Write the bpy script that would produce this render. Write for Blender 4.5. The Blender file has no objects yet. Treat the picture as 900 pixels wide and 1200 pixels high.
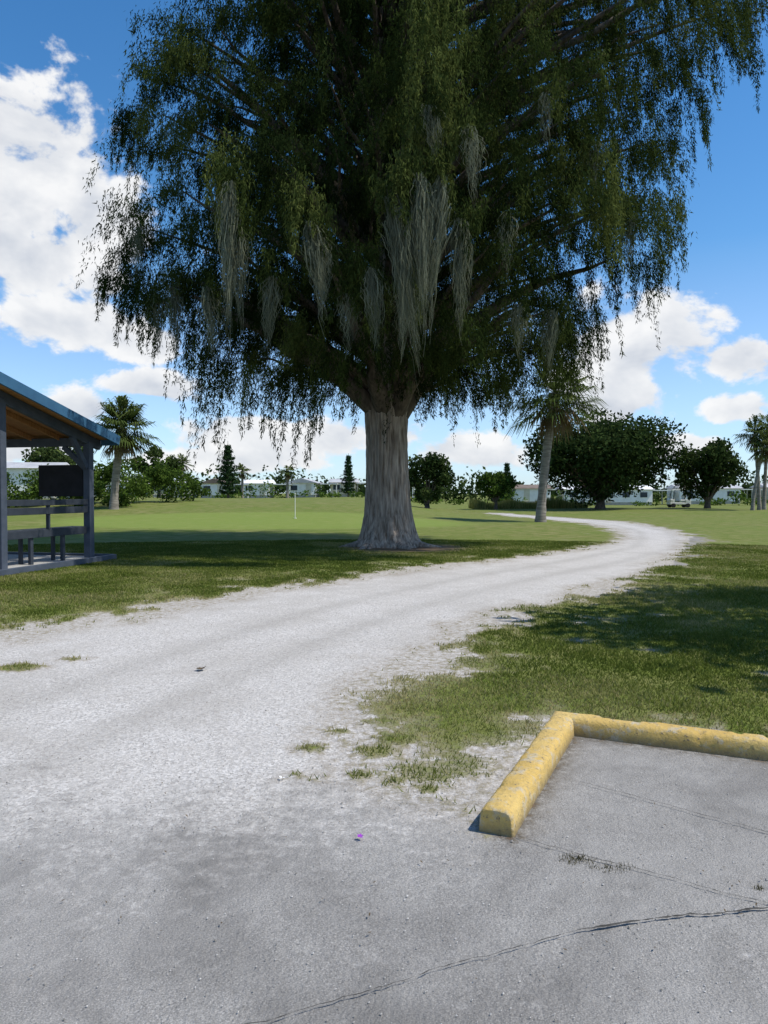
import bpy, bmesh, math, random
import numpy as np
from mathutils import Vector, Matrix
random.seed(5); rng=np.random.default_rng(7)
scene=bpy.context.scene
COL=scene.collection

# ------------------------------------------------------------ helpers
def link(o,parent=None):
    COL.objects.link(o)
    if parent is not None: o.parent=parent
    return o
def empty(name,loc=(0,0,0)):
    e=bpy.data.objects.new(name,None); e.empty_display_size=0.3; e.location=loc
    return link(e)
def mesh_np(name,V,F,mat,parent=None,tint=None,attrs=None,smooth=False):
    V=np.asarray(V,dtype=np.float32); F=np.asarray(F,dtype=np.int32)
    me=bpy.data.meshes.new(name); k=F.shape[1]
    me.vertices.add(len(V)); me.vertices.foreach_set('co',V.ravel())
    me.loops.add(F.size); me.polygons.add(len(F))
    me.polygons.foreach_set('loop_start',np.arange(0,F.size,k,dtype=np.int32))
    me.loops.foreach_set('vertex_index',F.ravel())
    me.polygons.foreach_set('use_smooth',np.full(len(F),smooth))
    me.update(calc_edges=True)
    at=dict(attrs or {})
    if tint is not None: at['tint']=tint
    for n,a in at.items():
        la=me.attributes.new(n,'FLOAT','POINT'); la.data.foreach_set('value',np.asarray(a,dtype=np.float32))
    me.materials.append(mat)
    return link(bpy.data.objects.new(name,me),parent)
def sstep(a,b,x):
    t=np.clip((x-a)/(b-a),0,1); return t*t*(3-2*t)
def vnoise(x,y,s=0):
    xi=np.floor(x); yi=np.floor(y); fx=x-xi; fy=y-yi
    h=lambda a,b: np.modf(np.abs(np.sin(a*127.1+b*311.7+s*74.7)*43758.5453))[0]
    fx=fx*fx*(3-2*fx); fy=fy*fy*(3-2*fy)
    return (h(xi,yi)*(1-fx)+h(xi+1,yi)*fx)*(1-fy)+(h(xi,yi+1)*(1-fx)+h(xi+1,yi+1)*fx)*fy
def fbm(x,y,s=0,o=4):
    v=0;a=.5;t=0
    for i in range(o):
        v=v+a*vnoise(x*2**i,y*2**i,s+i*3); t+=a; a*=.5
    return v/t
def H(x,y):
    x=np.asarray(x,dtype=float); y=np.asarray(y,dtype=float)
    m=1.0*sstep(26,58,y)*(1-sstep(-4,8,x))
    m=m+0.15*np.sin(x*.11+1)*sstep(30,50,y)*np.sin(y*.07)
    return m
def Hf(x,y): return float(H(x,y))

# ------------------------------------------------------------ materials
def newmat(name):
    m=bpy.data.materials.new(name); m.use_nodes=True
    nt=m.node_tree; b=nt.nodes['Principled BSDF']; b.inputs['Specular IOR Level'].default_value=.3
    return m,nt,b
def N(nt,t,**k):
    n=nt.nodes.new(t)
    for a,v in k.items(): setattr(n,a,v)
    return n
def mth(nt,op,a,b=None,c=None,clamp=False):
    n=nt.nodes.new('ShaderNodeMath'); n.operation=op; n.use_clamp=clamp
    for i,v in enumerate((a,b,c)):
        if v is None: continue
        if isinstance(v,(int,float)): n.inputs[i].default_value=v
        else: nt.links.new(v,n.inputs[i])
    return n.outputs[0]
def mixc(nt,f,a,b,bt='MIX'):
    n=nt.nodes.new('ShaderNodeMix'); n.data_type='RGBA'; n.blend_type=bt
    for s,v in ((n.inputs[0],f),(n.inputs[6],a),(n.inputs[7],b)):
        if isinstance(v,(int,float)): s.default_value=v
        elif isinstance(v,tuple): s.default_value=(*v,1)
        else: nt.links.new(v,s)
    return n.outputs[2]
def maprange(nt,v,a,b,c=0,d=1,smooth=False):
    n=nt.nodes.new('ShaderNodeMapRange'); nt.links.new(v,n.inputs[0])
    if smooth: n.interpolation_type='SMOOTHSTEP'
    for i,q in zip((1,2,3,4),(a,b,c,d)): n.inputs[i].default_value=q
    return n.outputs[0]
def noise(nt,vec,scale,detail=4,rough=.55,dist=0):
    n=nt.nodes.new('ShaderNodeTexNoise'); n.inputs['Scale'].default_value=scale
    n.inputs['Detail'].default_value=detail; n.inputs['Roughness'].default_value=rough; n.inputs['Distortion'].default_value=dist
    if vec is not None: nt.links.new(vec,n.inputs['Vector'])
    return n.outputs['Fac']
def bump(nt,bsdf,h,strength=.5,dist=.02):
    n=nt.nodes.new('ShaderNodeBump'); n.inputs['Strength'].default_value=strength; n.inputs['Distance'].default_value=dist
    nt.links.new(h,n.inputs['Height']); nt.links.new(n.outputs[0],bsdf.inputs['Normal'])
def simple(name,c1,c2,scale=3,rough=.7,bs=.3,stretch=(1,1,1),metal=0):
    m,nt,b=newmat(name)
    tc=N(nt,'ShaderNodeNewGeometry'); mp=N(nt,'ShaderNodeMapping'); mp.inputs['Scale'].default_value=stretch
    nt.links.new(tc.outputs['Position'],mp.inputs[0])
    n=noise(nt,mp.outputs[0],scale,5,.6)
    f=maprange(nt,n,.32,.68)
    nt.links.new(mixc(nt,f,c1,c2),b.inputs['Base Color'])
    b.inputs['Roughness'].default_value=rough; b.inputs['Metallic'].default_value=metal
    if bs: bump(nt,b,n,bs,.01)
    return m
def leafmat(name,dark,mid,light,trans=.3,rough=.55):
    m,nt,b=newmat(name); nt.nodes.remove(b)
    b=N(nt,'ShaderNodeBsdfDiffuse')
    a=N(nt,'ShaderNodeAttribute',attribute_name='tint')
    r=N(nt,'ShaderNodeValToRGB'); r.color_ramp.elements[0].color=(*dark,1); r.color_ramp.elements[1].color=(*light,1)
    e=r.color_ramp.elements.new(.5); e.color=(*mid,1)
    nt.links.new(a.outputs['Fac'],r.inputs[0]); nt.links.new(r.outputs[0],b.inputs['Color'])
    o=nt.nodes['Material Output'].inputs[0]
    if trans>0:
        t=N(nt,'ShaderNodeBsdfTranslucent'); nt.links.new(r.outputs[0],t.inputs[0])
        mx=N(nt,'ShaderNodeMixShader'); mx.inputs[0].default_value=trans
        nt.links.new(b.outputs[0],mx.inputs[1]); nt.links.new(t.outputs[0],mx.inputs[2]); nt.links.new(mx.outputs[0],o)
    else: nt.links.new(b.outputs[0],o)
    return m
M_cyp=leafmat('cypress_foliage',(.013,.023,.008),(.042,.062,.016),(.135,.160,.045),.32)
M_moss=leafmat('spanish_moss',(.11,.12,.08),(.185,.20,.135),(.30,.315,.225),.35,.9)
M_oak=leafmat('oak_foliage',(.016,.030,.010),(.042,.066,.020),(.09,.12,.035),.22)
M_bush=leafmat('bush_foliage',(.03,.055,.012),(.075,.125,.022),(.15,.22,.045),.3)
M_palm=leafmat('palm_foliage',(.035,.055,.016),(.08,.11,.03),(.17,.19,.06),.25)
M_palmdead=leafmat('palm_dead_frond',(.12,.09,.05),(.18,.14,.08),(.25,.2,.12),.2)
M_pine=leafmat('norfolk_needles',(.014,.032,.014),(.03,.058,.022),(.06,.095,.03),.15)
M_grassb=leafmat('grass_blade',(.072,.102,.019),(.155,.190,.038),(.38,.33,.16),.42)
M_reed=leafmat('reed',(.08,.11,.03),(.16,.18,.05),(.28,.26,.10),.3)
M_bark=simple('cypress_bark',(.115,.085,.062),(.44,.375,.31),8,.95,1.0,(1.8,1.8,.13))
for n in M_bark.node_tree.nodes:
    if n.type=='BUMP': n.inputs['Distance'].default_value=.06
M_bark2=simple('dark_bark',(.05,.04,.032),(.14,.115,.09),8,.95,.7,(1,1,.3))
M_palmtr=simple('palm_trunk',(.13,.115,.095),(.30,.27,.23),3,.95,.8,(.7,.7,4))
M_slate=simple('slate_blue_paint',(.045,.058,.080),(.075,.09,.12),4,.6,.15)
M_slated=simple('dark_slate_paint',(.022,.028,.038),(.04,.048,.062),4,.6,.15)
M_blue=simple('blue_metal_trim',(.035,.10,.19),(.05,.14,.24),2,.45,.05)
M_wood=simple('roof_deck_wood',(.28,.13,.05),(.46,.24,.10),5,.8,.2,(1,6,1))
M_conc=simple('concrete',(.28,.27,.25),(.42,.41,.38),3,.9,.2)
M_dark=simple('dark_screen',(.01,.01,.012),(.02,.02,.024),5,.8,0)
M_white=simple('white_siding',(.72,.72,.70),(.84,.84,.82),2,.6,0)
M_cream=simple('cream_siding',(.55,.5,.4),(.66,.62,.5),2,.6,0)
M_greyroof=simple('grey_roof',(.36,.36,.37),(.5,.5,.5),1,.7,0)
M_brownroof=simple('brown_roof',(.13,.1,.08),(.22,.17,.13),1,.8,0)
M_glass=simple('window_glass',(.02,.03,.04),(.05,.06,.08),1,.15,0)
M_rubber=simple('rubber',(.015,.015,.015),(.03,.03,.03),5,.8,0)
M_cart=simple('cart_body_paint',(.6,.6,.55),(.7,.7,.66),2,.35,0)

# --- ground material
Gm,nt,b=newmat('ground_surface')
geo=N(nt,'ShaderNodeNewGeometry'); P=geo.outputs['Position']
at=lambda n:N(nt,'ShaderNodeAttribute',attribute_name=n).outputs['Fac']
n_big=noise(nt,P,.22,3); n_mid=noise(nt,P,1.7,4,.6); n_fine=noise(nt,P,14,4,.7); n_vf=noise(nt,P,75,3,.7)
g1=mixc(nt,maprange(nt,n_fine,.3,.7),(.075,.100,.019),(.160,.190,.040))
g2=mixc(nt,maprange(nt,n_mid,.40,.72,0,.85),g1,(.26,.230,.10))
g3=mixc(nt,maprange(nt,n_big,.35,.65,0,.55),g2,(.120,.170,.028))
grn=mixc(nt,mth(nt,'MULTIPLY',at('green'),.7),g3,(.185,.245,.052))
straw=mixc(nt,maprange(nt,n_vf,.3,.7),(.14,.11,.065),(.40,.36,.28))
thin=mth(nt,'SUBTRACT',1.0,maprange(nt,mth(nt,'ADD',at('grass'),mth(nt,'MULTIPLY',mth(nt,'SUBTRACT',n_fine,.5),1.6)),-.1,1.0,smooth=True))
grass=mixc(nt,mth(nt,'MULTIPLY',thin,.85),grn,straw)
vor=N(nt,'ShaderNodeTexVoronoi'); vor.inputs['Scale'].default_value=70; nt.links.new(P,vor.inputs['Vector'])
vc=N(nt,'ShaderNodeSeparateColor'); nt.links.new(vor.outputs['Color'],vc.inputs[0])
gv=mixc(nt,maprange(nt,vc.outputs[0],0,1),(.36,.34,.315),(.66,.635,.60))
gv=mixc(nt,maprange(nt,n_mid,.35,.72,0,.5),gv,(.42,.395,.36))
n_tr=noise(nt,P,.55,4,.65,.8)
gv=mixc(nt,maprange(nt,n_tr,.5,.68,0,.4),gv,(.34,.315,.28))
gv=mixc(nt,mth(nt,'MULTIPLY',at('track'),maprange(nt,n_fine,.2,.6,.2,.6)),gv,(.31,.29,.26))
gv=mixc(nt,maprange(nt,n_vf,.58,.74,0,.8),gv,(.17,.15,.12))
edge=mth(nt,'MULTIPLY',maprange(nt,at('grass'),-.9,-.05,0,1,smooth=True),maprange(nt,n_fine,.38,.62,.05,.9))
gv=mixc(nt,mth(nt,'MULTIPLY',edge,.75),gv,(.25,.205,.145))
n_s=noise(nt,P,3.3,5,.75)
n_sp=noise(nt,P,170,2,.6)
asph=mixc(nt,maprange(nt,n_s,.3,.7),(.195,.187,.173),(.315,.303,.283))
asph=mixc(nt,maprange(nt,n_sp,.5,.72,0,.75),asph,(.48,.46,.43))
asph=mixc(nt,maprange(nt,n_sp,.28,.42,.7,0),asph,(.09,.086,.08))
asph=mixc(nt,maprange(nt,n_tr,.47,.60,0,.62),asph,(.125,.119,.110))
am=maprange(nt,mth(nt,'ADD',mth(nt,'ADD',at('asphalt'),mth(nt,'MULTIPLY',mth(nt,'SUBTRACT',n_fine,.5),1.0)),mth(nt,'MULTIPLY',mth(nt,'SUBTRACT',n_s,.5),1.3)),.15,1.0,smooth=True)
hard=mixc(nt,am,gv,asph)
hard=mixc(nt,mth(nt,'MULTIPLY',at('dirt'),maprange(nt,n_fine,.35,.6)),hard,(.085,.07,.05))
grass=mixc(nt,mth(nt,'MULTIPLY',at('dirt'),maprange(nt,n_fine,.2,.4)),grass,(.15,.10,.065))
gm=maprange(nt,mth(nt,'ADD',at('grass'),mth(nt,'MULTIPLY',mth(nt,'SUBTRACT',n_fine,.5),1.7)),-.2,.3,smooth=True)
nt.links.new(mixc(nt,gm,hard,grass),b.inputs['Base Color'])
b.inputs['Roughness'].default_value=.95; b.inputs['Specular IOR Level'].default_value=.1
bump(nt,b,mth(nt,'MULTIPLY_ADD',n_vf,.5,n_fine),.7,.022)

# ------------------------------------------------------------ ground layout (metres)
L=[(-60,2.5),(-14,6.6),(-8,7.3),(-5.4,7.75),(-4.14,8.09),(-3.57,8.97),(-2.92,10.28),(-2.02,11.83),(-.78,13.67),(.89,15.64),(3.12,18.3),(5.49,21.0),(7.32,23.9),(9.04,27.6),(10.34,32.7),(10.67,39.1),(10.13,46.9),(9.6,56.3),(9.2,66)]
R=[(10.0,66),(11.0,57.5),(12.3,48.6),(13.1,41.4),(12.7,34.3),(11.65,29.3),(10.4,25.6),(8.62,21.7),(6.34,17.2),(4.88,14.8),(3.49,12.8),(2.41,11.17),(1.6,10.06),(.93,9.14),(.5,7.95),(.1,7.15),(-.12,6.49),(-.24,5.48),(-.24,4.91),(-.1,4.37),(.2,4.0),(.40,3.78),(.48,3.55)]
CN=Vector((.53,3.50)); CC=Vector((1.21,5.02)); D1=(CC-CN).normalized(); D2=Vector((D1.y,-D1.x)); CE=CC+D2*7.5
POLY=np.array(L+R+[tuple(CN),tuple(CC),tuple(CE),(40,-14),(60,-60),(-60,-60)])
def seg_dist(x,y,a,c):
    ax,ay=a; bx,by=c; dx,dy=bx-ax,by-ay
    t=np.clip(((x-ax)*dx+(y-ay)*dy)/(dx*dx+dy*dy),0,1)
    return np.hypot(x-ax-t*dx,y-ay-t*dy)
def sd_poly(x,y):
    d=np.full(x.shape,1e9); ins=np.zeros(x.shape,bool); n=len(POLY)
    for i in range(n):
        a=POLY[i]; c=POLY[(i+1)%n]
        d=np.minimum(d,seg_dist(x,y,a,c))
        if a[1]!=c[1]:
            cr=((a[1]>y)!=(c[1]>y)) & (x<(c[0]-a[0])*(y-a[1])/(c[1]-a[1])+a[0]); ins^=cr
    return np.where(ins,-d,d)
PATCH=[(-.43,4.66,.12),(-.52,4.2,.05),(-.36,4.15,.04),(-.1,4.22,.09),(.06,4.13,.08),(-3.35,6.85,.24),(-3.0,7.2,.13),(.22,4.02,.07),(-.3,5.0,.07),(-.05,4.6,.16),(.1,4.85,.2),(.0,5.2,.16)]
BARE=[(1.25,7.35,.18),(.70,6.5,.12),(2.1,8.1,.24),(2.7,7.6,.18),(.95,5.3,.10),(.62,4.6,.13),(-3.4,10.6,.4),(-5.2,9.6,.5),(-2.6,12.8,.4),(2.4,9.2,.25),(3.4,6.6,.18),(.5,4.1,.12),(3.6,9.8,.25)]
CENTRE=[(-3.5,2),(-1.9,6.5),(-.9,9),(.2,11.2),(2.2,14.2),(5.2,18),(7.9,22),(9.7,26.5),(11.3,31.5),(11.9,37),(11.7,44),(10.8,56)]
def fields(x,y):
    sd=sd_poly(x,y)
    curb=np.minimum(seg_dist(x,y,CN,CC),seg_dist(x,y,CC,CE))
    wob=(fbm(x*2.6,y*2.6,1)-.5)*.8*np.clip((y-2)/6,.3,1.2)*np.clip(curb*2.5,0,1)
    gg=np.clip((sd+wob)*1.8,-1.5,1.5)
    near=np.where((y<6.6)&(x<1.6)&(x>-1),.4,1.0)
    fall=np.where(x<0,2.5,1.8)
    bn=sstep(.46,.70,fbm(x*1.5,y*1.0,11))*np.exp(-np.clip(sd,0,9)/fall)*near
    bn=bn+.55*sstep(.49,.68,fbm(x*4,y*3,15))*np.exp(-np.clip(sd,0,9)/3.8)*near
    for px,py,r in BARE: bn=np.maximum(bn,1.1*np.exp(-(np.hypot(x-px,(y-py)*1.3)/r)**2))
    gg=np.where(gg>0,np.maximum(gg-1.35*bn,-.15),gg)
    for px,py,r in PATCH:
        d=np.hypot((x-px),(y-py)*1.5)
        gg=np.maximum(gg,np.clip((r-d)*7+(fbm(x*14,y*14,3)-.5)*1.3,-1.5,.75))
    inpad=((x-CN.x)*D1.y-(y-CN.y)*D1.x>0)
    line=3.7-.09*x+(fbm(x*.7,y*.7,44)-.5)*1.2
    asp=1-sstep(-1.4,1.3,y-line); asp=np.where((inpad)&(x>.4),np.maximum(asp,1.0),asp)
    trunk=np.hypot(x-.6,(y-22.0))
    dirt=np.exp(-(trunk/2.0)**4)
    din=np.where(inpad&(x>.5),np.exp(-(np.clip(curb-.08,0,9)/.06))*1.1,0)
    dirt=np.maximum(dirt,np.clip(din,0,1))
    green=1-sstep(.8,1.05,np.hypot((x+6)/11,(y-37)/6))
    return sd,gg,asp,dirt,green
ang=np.concatenate([np.arange(-180,-40,2.0),np.arange(-40,40,.25),np.arange(40,180,2.0)])*math.pi/180
rad=np.concatenate([[0.02,.5,1.0],1.5*1.0135**np.arange(0,480)]); rad=rad[rad<900]; rad=np.concatenate([rad,[1200,1700,2500,4000]])
A,Rr=np.meshgrid(ang,rad); X=(Rr*np.sin(A)); Y=(Rr*np.cos(A))
x=X.ravel(); y=Y.ravel()
sd,gg,asp,dirt,green=fields(x,y)
tr=np.full(x.shape,9.)
for p_,q_ in zip(CENTRE[:-1],CENTRE[1:]): tr=np.minimum(tr,seg_dist(x,y,p_,q_))
track=np.exp(-((tr-.55)/.2)**2)*(.5+.5*fbm(x*.6,y*.6,50))
z=H(x,y)+np.where(gg>0,.012*fbm(x*1.5,y*1.5,8),0)+.01*(fbm(x*.8,y*.8,5)-.5)
nr,na=A.shape; idx=np.arange(nr*na).reshape(nr,na)
nx=np.roll(idx,-1,axis=1)
F=np.stack([idx[:-1],nx[:-1],nx[1:],idx[1:]],-1).reshape(-1,4)[:,::-1]
fsd=sd[F].mean(1); fa=asp[F].mean(1)
cls=np.where(fsd>0,0,np.where(fa>.5,2,1))
V=np.stack([x,y,z],1)
for c,nm in enumerate(['grass_ground','gravel_path','asphalt_pavement']):
    f=F[cls==c]; u,inv=np.unique(f,return_inverse=True)
    mesh_np(nm,V[u],inv.reshape(f.shape),Gm,attrs={'grass':gg[u],'asphalt':asp[u],'dirt':dirt[u],'green':green[u],'track':track[u]},smooth=True)

# grass blades
n=900000
a=rng.uniform(-42,42,n)*math.pi/180; r=3.7+ (rng.random(n)**1.15)*22
bx=r*np.sin(a); by=r*np.cos(a)
_,bg,_,bd,_=fields(bx,by)
keep=(rng.random(n)<np.clip(bg*.75+.06,0,1))&(bg>-.06)&(rng.random(n)>bd*1.3)
bx,by,r,bg=bx[keep],by[keep],r[keep],bg[keep]; n=len(bx)
tuft=fbm(bx*2.2,by*2.2,21)
hgt=(.011+.026*rng.random(n))*(.4+1.15*tuft); w=.0020+.0006*r
th=rng.uniform(0,2*np.pi,n); lx=rng.normal(0,.6,n)*hgt; ly=rng.normal(0,.6,n)*hgt
bz=H(bx,by)
wx,wy=np.cos(th)*w,np.sin(th)*w
Vb=np.stack([np.stack([bx-wx,by-wy,bz],1),np.stack([bx+wx,by+wy,bz],1),np.stack([bx+lx,by+ly,bz+hgt+.008],1)],1).reshape(-1,3)
tb=np.clip(-.14+.66*fbm(bx*1.3,by*1.3,31)+.42*sstep(.45,.68,fbm(bx*.55,by*.55,61))+rng.normal(0,.17,n)+.32*(bg<.75)+.25*(rng.random(n)>.86),0,1)
mesh_np('lawn_grass_blades',Vb,np.arange(3*n).reshape(-1,3),M_grassb,tint=np.repeat(tb,3))

# gravel stones
n=42000
gx=rng.uniform(-5,3.2,n); gy=2.0+rng.random(n)**1.3*9
s_,g_,as_,_,_=fields(gx,gy)
k=(g_<.15)&(rng.random(n)<np.where(as_>.6,.22,1)); gx,gy=gx[k],gy[k]; n=len(gx)
sz=rng.uniform(.0015,.0045,n)*(1+.7*(rng.random(n)>.97))
oct_=np.array([[1,0,0],[0,1,0],[-1,0,0],[0,-1,0],[0,0,.8],[0,0,-.5]]);of=np.array([[0,1,4],[1,2,4],[2,3,4],[3,0,4]])
jit=rng.uniform(.6,1.3,(n,6,3)); Vs=oct_[None]*jit*sz[:,None,None]
th=rng.uniform(0,6.28,n); c,s=np.cos(th)[:,None],np.sin(th)[:,None]
Vs=np.stack([Vs[...,0]*c-Vs[...,1]*s,Vs[...,0]*s+Vs[...,1]*c,Vs[...,2]],-1)+np.stack([gx,gy,np.full(n,.004)],1)[:,None]
M_stone=leafmat('shell_gravel',(.14,.13,.11),(.38,.36,.33),(.60,.575,.54),0,.9)
mesh_np('loose_gravel',Vs.reshape(-1,3),(of[None]+6*np.arange(n)[:,None,None]).reshape(-1,3),M_stone,tint=np.repeat(rng.random(n),6))

# pavement cracks
def crack(name,pts,w,sd):
    r2=np.random.default_rng(sd); V=[];F=[]
    P=[]
    for (p,q) in zip(pts[:-1],pts[1:]):
        m=max(2,int(math.dist(p,q)/.02))
        for i in range(m): P.append((p[0]+(q[0]-p[0])*i/m,p[1]+(q[1]-p[1])*i/m))
    P.append(pts[-1]); P=np.array(P); off=np.cumsum(r2.normal(0,.0035,len(P)))*.8; off-=np.linspace(0,off[-1],len(P))
    d=np.array(pts[-1])-np.array(pts[0]); d/=np.linalg.norm(d); nn=np.array([-d[1],d[0]])
    for i,p in enumerate(P):
        ww=w*r2.uniform(.1,1.3)
        for sg in (-1,1):
            q=p+nn*(off[i]+sg*ww); V.append((q[0],q[1],.0125))
        if i: F.append((2*i-2,2*i-1,2*i+1,2*i))
    mesh_np(name,V,F,M_crack)
M_crack=simple('crack_fill',(.03,.028,.025),(.09,.085,.075),30,.95,0)
crack('pavement_crack',[(.70,2.69),(1.1,2.78),(1.45,2.83),(3.2,3.1)],.0058,1)
crack('pavement_crack',[(-.9,2.0),(-.28,2.26),(.377,2.55),(.70,2.69)],.0020,2)
crack('pavement_crack',[(.62,3.44),(1.0,3.18),(1.39,2.92),(2.3,2.4)],.0028,3)
crack('pavement_crack',[(1.08,4.1),(1.79,3.5),(2.6,2.95)],.0024,4)
def tuft(name,cx,cy,rad_,n,h,mat=M_grassb,base=.3,ex=1.0):
    a=rng.uniform(0,6.28,n); rr=rad_*rng.random(n)**.9; X=cx+rr*np.cos(a)*ex; Y=cy+rr*np.sin(a)*.8
    th=rng.uniform(0,6.28,n); hh=h*rng.uniform(.4,1,n); w=.0018
    V=np.stack([np.stack([X-w*np.cos(th),Y-w*np.sin(th),0*X],1),np.stack([X+w*np.cos(th),Y+w*np.sin(th),0*X],1),np.stack([X+rng.normal(0,.6,n)*hh,Y+rng.normal(0,.6,n)*hh,hh+.008],1)],1).reshape(-1,3)
    mesh_np(name,V,np.arange(3*n).reshape(-1,3),mat,tint=np.repeat(np.clip(rng.normal(base+.3,.2,n),0,1),3))
M_weed=leafmat('dry_weed',(.05,.045,.02),(.10,.09,.04),(.2,.17,.09),.2)
tuft('joint_weeds',.84,3.24,.07,160,.010,M_weed,.2,1.2)
tuft('joint_weeds',.97,3.17,.06,110,.008,M_weed,.2,1.8)
tuft('joint_weeds',1.52,3.0,.03,40,.010,M_weed,.2)
def petals(name,cx,cy,n,s,mat,h=.012):
    V=[];F=[]
    for i in range(n):
        a=i/n*6.283+random.random()*.5; c=Vector((cx,cy,h)); d=Vector((math.cos(a),math.sin(a),random.uniform(.1,.7)))*s; p=Vector((-d.y,d.x,0))*.4
        k=len(V); V+=[tuple(c),tuple(c+d*.6+p),tuple(c+d),tuple(c+d*.6-p)]; F.append((k,k+1,k+2,k+3))
    mesh_np(name,V,F,mat)
petals('purple_flower',-.11,3.43,6,.016,simple('purple_petal',(.22,.02,.35),(.4,.08,.55),30,.6,0))
petals('white_petal',-.57,4.15,3,.02,M_white)
M_litter=simple('dry_leaf',(.05,.035,.02),(.14,.10,.05),40,.8,0)
petals('dead_leaf',-1.65,6.74,7,.05,M_litter,.012)
V=[];F=[]
for i in range(1100):
    px=random.uniform(-4,3.5);py=random.uniform(2.4,11)
    a=random.random()*6.28;s=random.uniform(.003,.011);c=Vector((px,py,.014));d=Vector((math.cos(a),math.sin(a),random.uniform(-.1,.4)))*s;p=Vector((-d.y,d.x,0))*.35
    k=len(V);V+=[tuple(c-d),tuple(c+p),tuple(c+d),tuple(c-p)];F.append((k,k+1,k+2,k+3))
mesh_np('leaf_litter',V,F,M_litter)

# ------------------------------------------------------------ curb
m,nt,b=newmat('yellow_curb_paint')
P=N(nt,'ShaderNodeNewGeometry').outputs['Position']
n1=noise(nt,P,9,8,.7); n2=noise(nt,P,40,6,.7); n3=noise(nt,P,2.5,4)
c=mixc(nt,maprange(nt,n3,.3,.7),(.58,.38,.095),(.66,.48,.17))
c=mixc(nt,maprange(nt,n2,.40,.70,0,.7),c,(.43,.31,.13))
c=mixc(nt,maprange(nt,n1,.53,.62,0,.85),c,(.50,.44,.32))
c=mixc(nt,maprange(nt,n2,.60,.66,0,.9),c,(.16,.13,.09))
sz_=N(nt,'ShaderNodeSeparateXYZ'); nt.links.new(P,sz_.inputs[0])
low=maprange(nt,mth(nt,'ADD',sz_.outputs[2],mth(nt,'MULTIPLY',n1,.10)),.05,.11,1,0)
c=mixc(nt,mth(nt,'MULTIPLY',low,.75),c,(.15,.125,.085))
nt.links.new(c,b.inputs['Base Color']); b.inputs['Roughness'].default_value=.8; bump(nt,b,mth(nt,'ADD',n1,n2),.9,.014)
prof=[(.088,-.03),(.084,.03),(.078,.085),(.068,.106),(.050,.115),(0,.118),(-.050,.115),(-.068,.106),(-.078,.085),(-.084,.03),(-.088,-.03)]
st=[];N1=Vector((-D1.y,D1.x));N2=D1.copy()
l1=(CC-CN).length;k=int(l1/.025)
for i in range(k): st.append((CN+D1*(i/k*l1),N1,i))
st.append((CC,N1+N2,k))
for i in range(1,300): st.append((CC+D2*(i*.025),N2,k+i))
V=[];F=[];q=len(prof)
for i,(p,nn,ii) in enumerate(st):
    for j,(s,zz) in enumerate(prof):
        w=.007*(float(fbm(np.array(i*.4),np.array(j*.8),3))-.5)*2
        ch=float(vnoise(np.array(i*.33),np.array(7.+(s>0)),9)); 
        if abs(s)>.04 and abs(s)<.08 and ch>.82: w-=.012
        if i>0 and i%61==0: w-=.010
        x_=p+nn*(s*(1+w*4)); V.append((x_.x,x_.y,zz+(w if zz>0 else 0)))
    if i:
        for j in range(q-1): F.append(((i-1)*q+j,i*q+j,i*q+j+1,(i-1)*q+j+1))
cap=len(V); cc=CN-D1*.014
V+= [ (*(cc+N1*s*.90),zz*.92 if zz>0 else zz) for s,zz in prof]+[(cc.x,cc.y,-.03)]
for j in range(q-1): F.append((j,j+1,cap+j+1,cap+j)); F.append((cap+j,cap+j+1,cap+q))
me=bpy.data.meshes.new('yellow_curb'); me.from_pydata([tuple(v) for v in V],[],F); me.materials.append(m)
bm=bmesh.new(); bm.from_mesh(me); bmesh.ops.recalc_face_normals(bm,faces=bm.faces); bm.to_mesh(me); bm.free()
for p in me.polygons: p.use_smooth=len(p.vertices)==4
link(bpy.data.objects.new('yellow_curb',me))

# ------------------------------------------------------------ plants
def tube(pts,rads,sides=6):
    pts=[Vector(p) for p in pts]; V=[];F=[]
    for i,p in enumerate(pts):
        d=(pts[min(i+1,len(pts)-1)]-pts[max(i-1,0)]).normalized()
        s=d.orthogonal().normalized() if abs(d.z)<.95 else Vector((1,0,0)); t=d.cross(s).normalized(); s=t.cross(d)
        for j in range(sides):
            a=j/sides*2*math.pi; V.append(tuple(p+(s*math.cos(a)+t*math.sin(a))*rads[i]))
        if i:
            for j in range(sides):
                F.append(((i-1)*sides+j,(i-1)*sides+(j+1)%sides,i*sides+(j+1)%sides,i*sides+j))
    return V,F
class Acc:
    def __init__(s): s.V=[];s.F=[]
    def add(s,vf):
        k=len(s.V); s.V+=vf[0]; s.F+=[tuple(i+k for i in f) for f in vf[1]]
    def obj(s,name,mat,parent=None,smooth=True): return mesh_np(name,s.V,s.F,mat,parent,smooth=smooth)

# ---- big bald cypress
TX,TY=.13,22.7
tree=empty('bald_cypress_tree',(TX,TY,0))
zs=np.array([-.2,0,.25,.5,1,1.6,2.4,3.4,4.4,5.5,8,12,16,20,23]); rs=np.array([1.14,1.03,.88,.80,.71,.65,.61,.60,.66,.56,.46,.34,.22,.11,.03])
zz=np.concatenate([np.linspace(-.2,6,110),np.linspace(6.2,23,50)]); S=180
V=[]
th=np.arange(S)/S*2*np.pi
for zi in zz:
    r0=np.interp(zi,zs,rs)
    fl=.06*np.exp(-max(zi,0)/.9)*(np.sin(5*th+.7)+.6*np.sin(9*th+2))+.02*np.sin(7*th+zi*.15)
    rid=(fbm(th/(2*np.pi)*62+.4*np.sin(zi),np.full(S,zi*1.6),4,3)-.5)*.12
    rr=r0*(1+fl)+rid*min(1,r0*1.6)
    V.append(np.stack([rr*np.cos(th)-.05*zi*.3,rr*np.sin(th),np.full(S,zi)],1))
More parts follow.
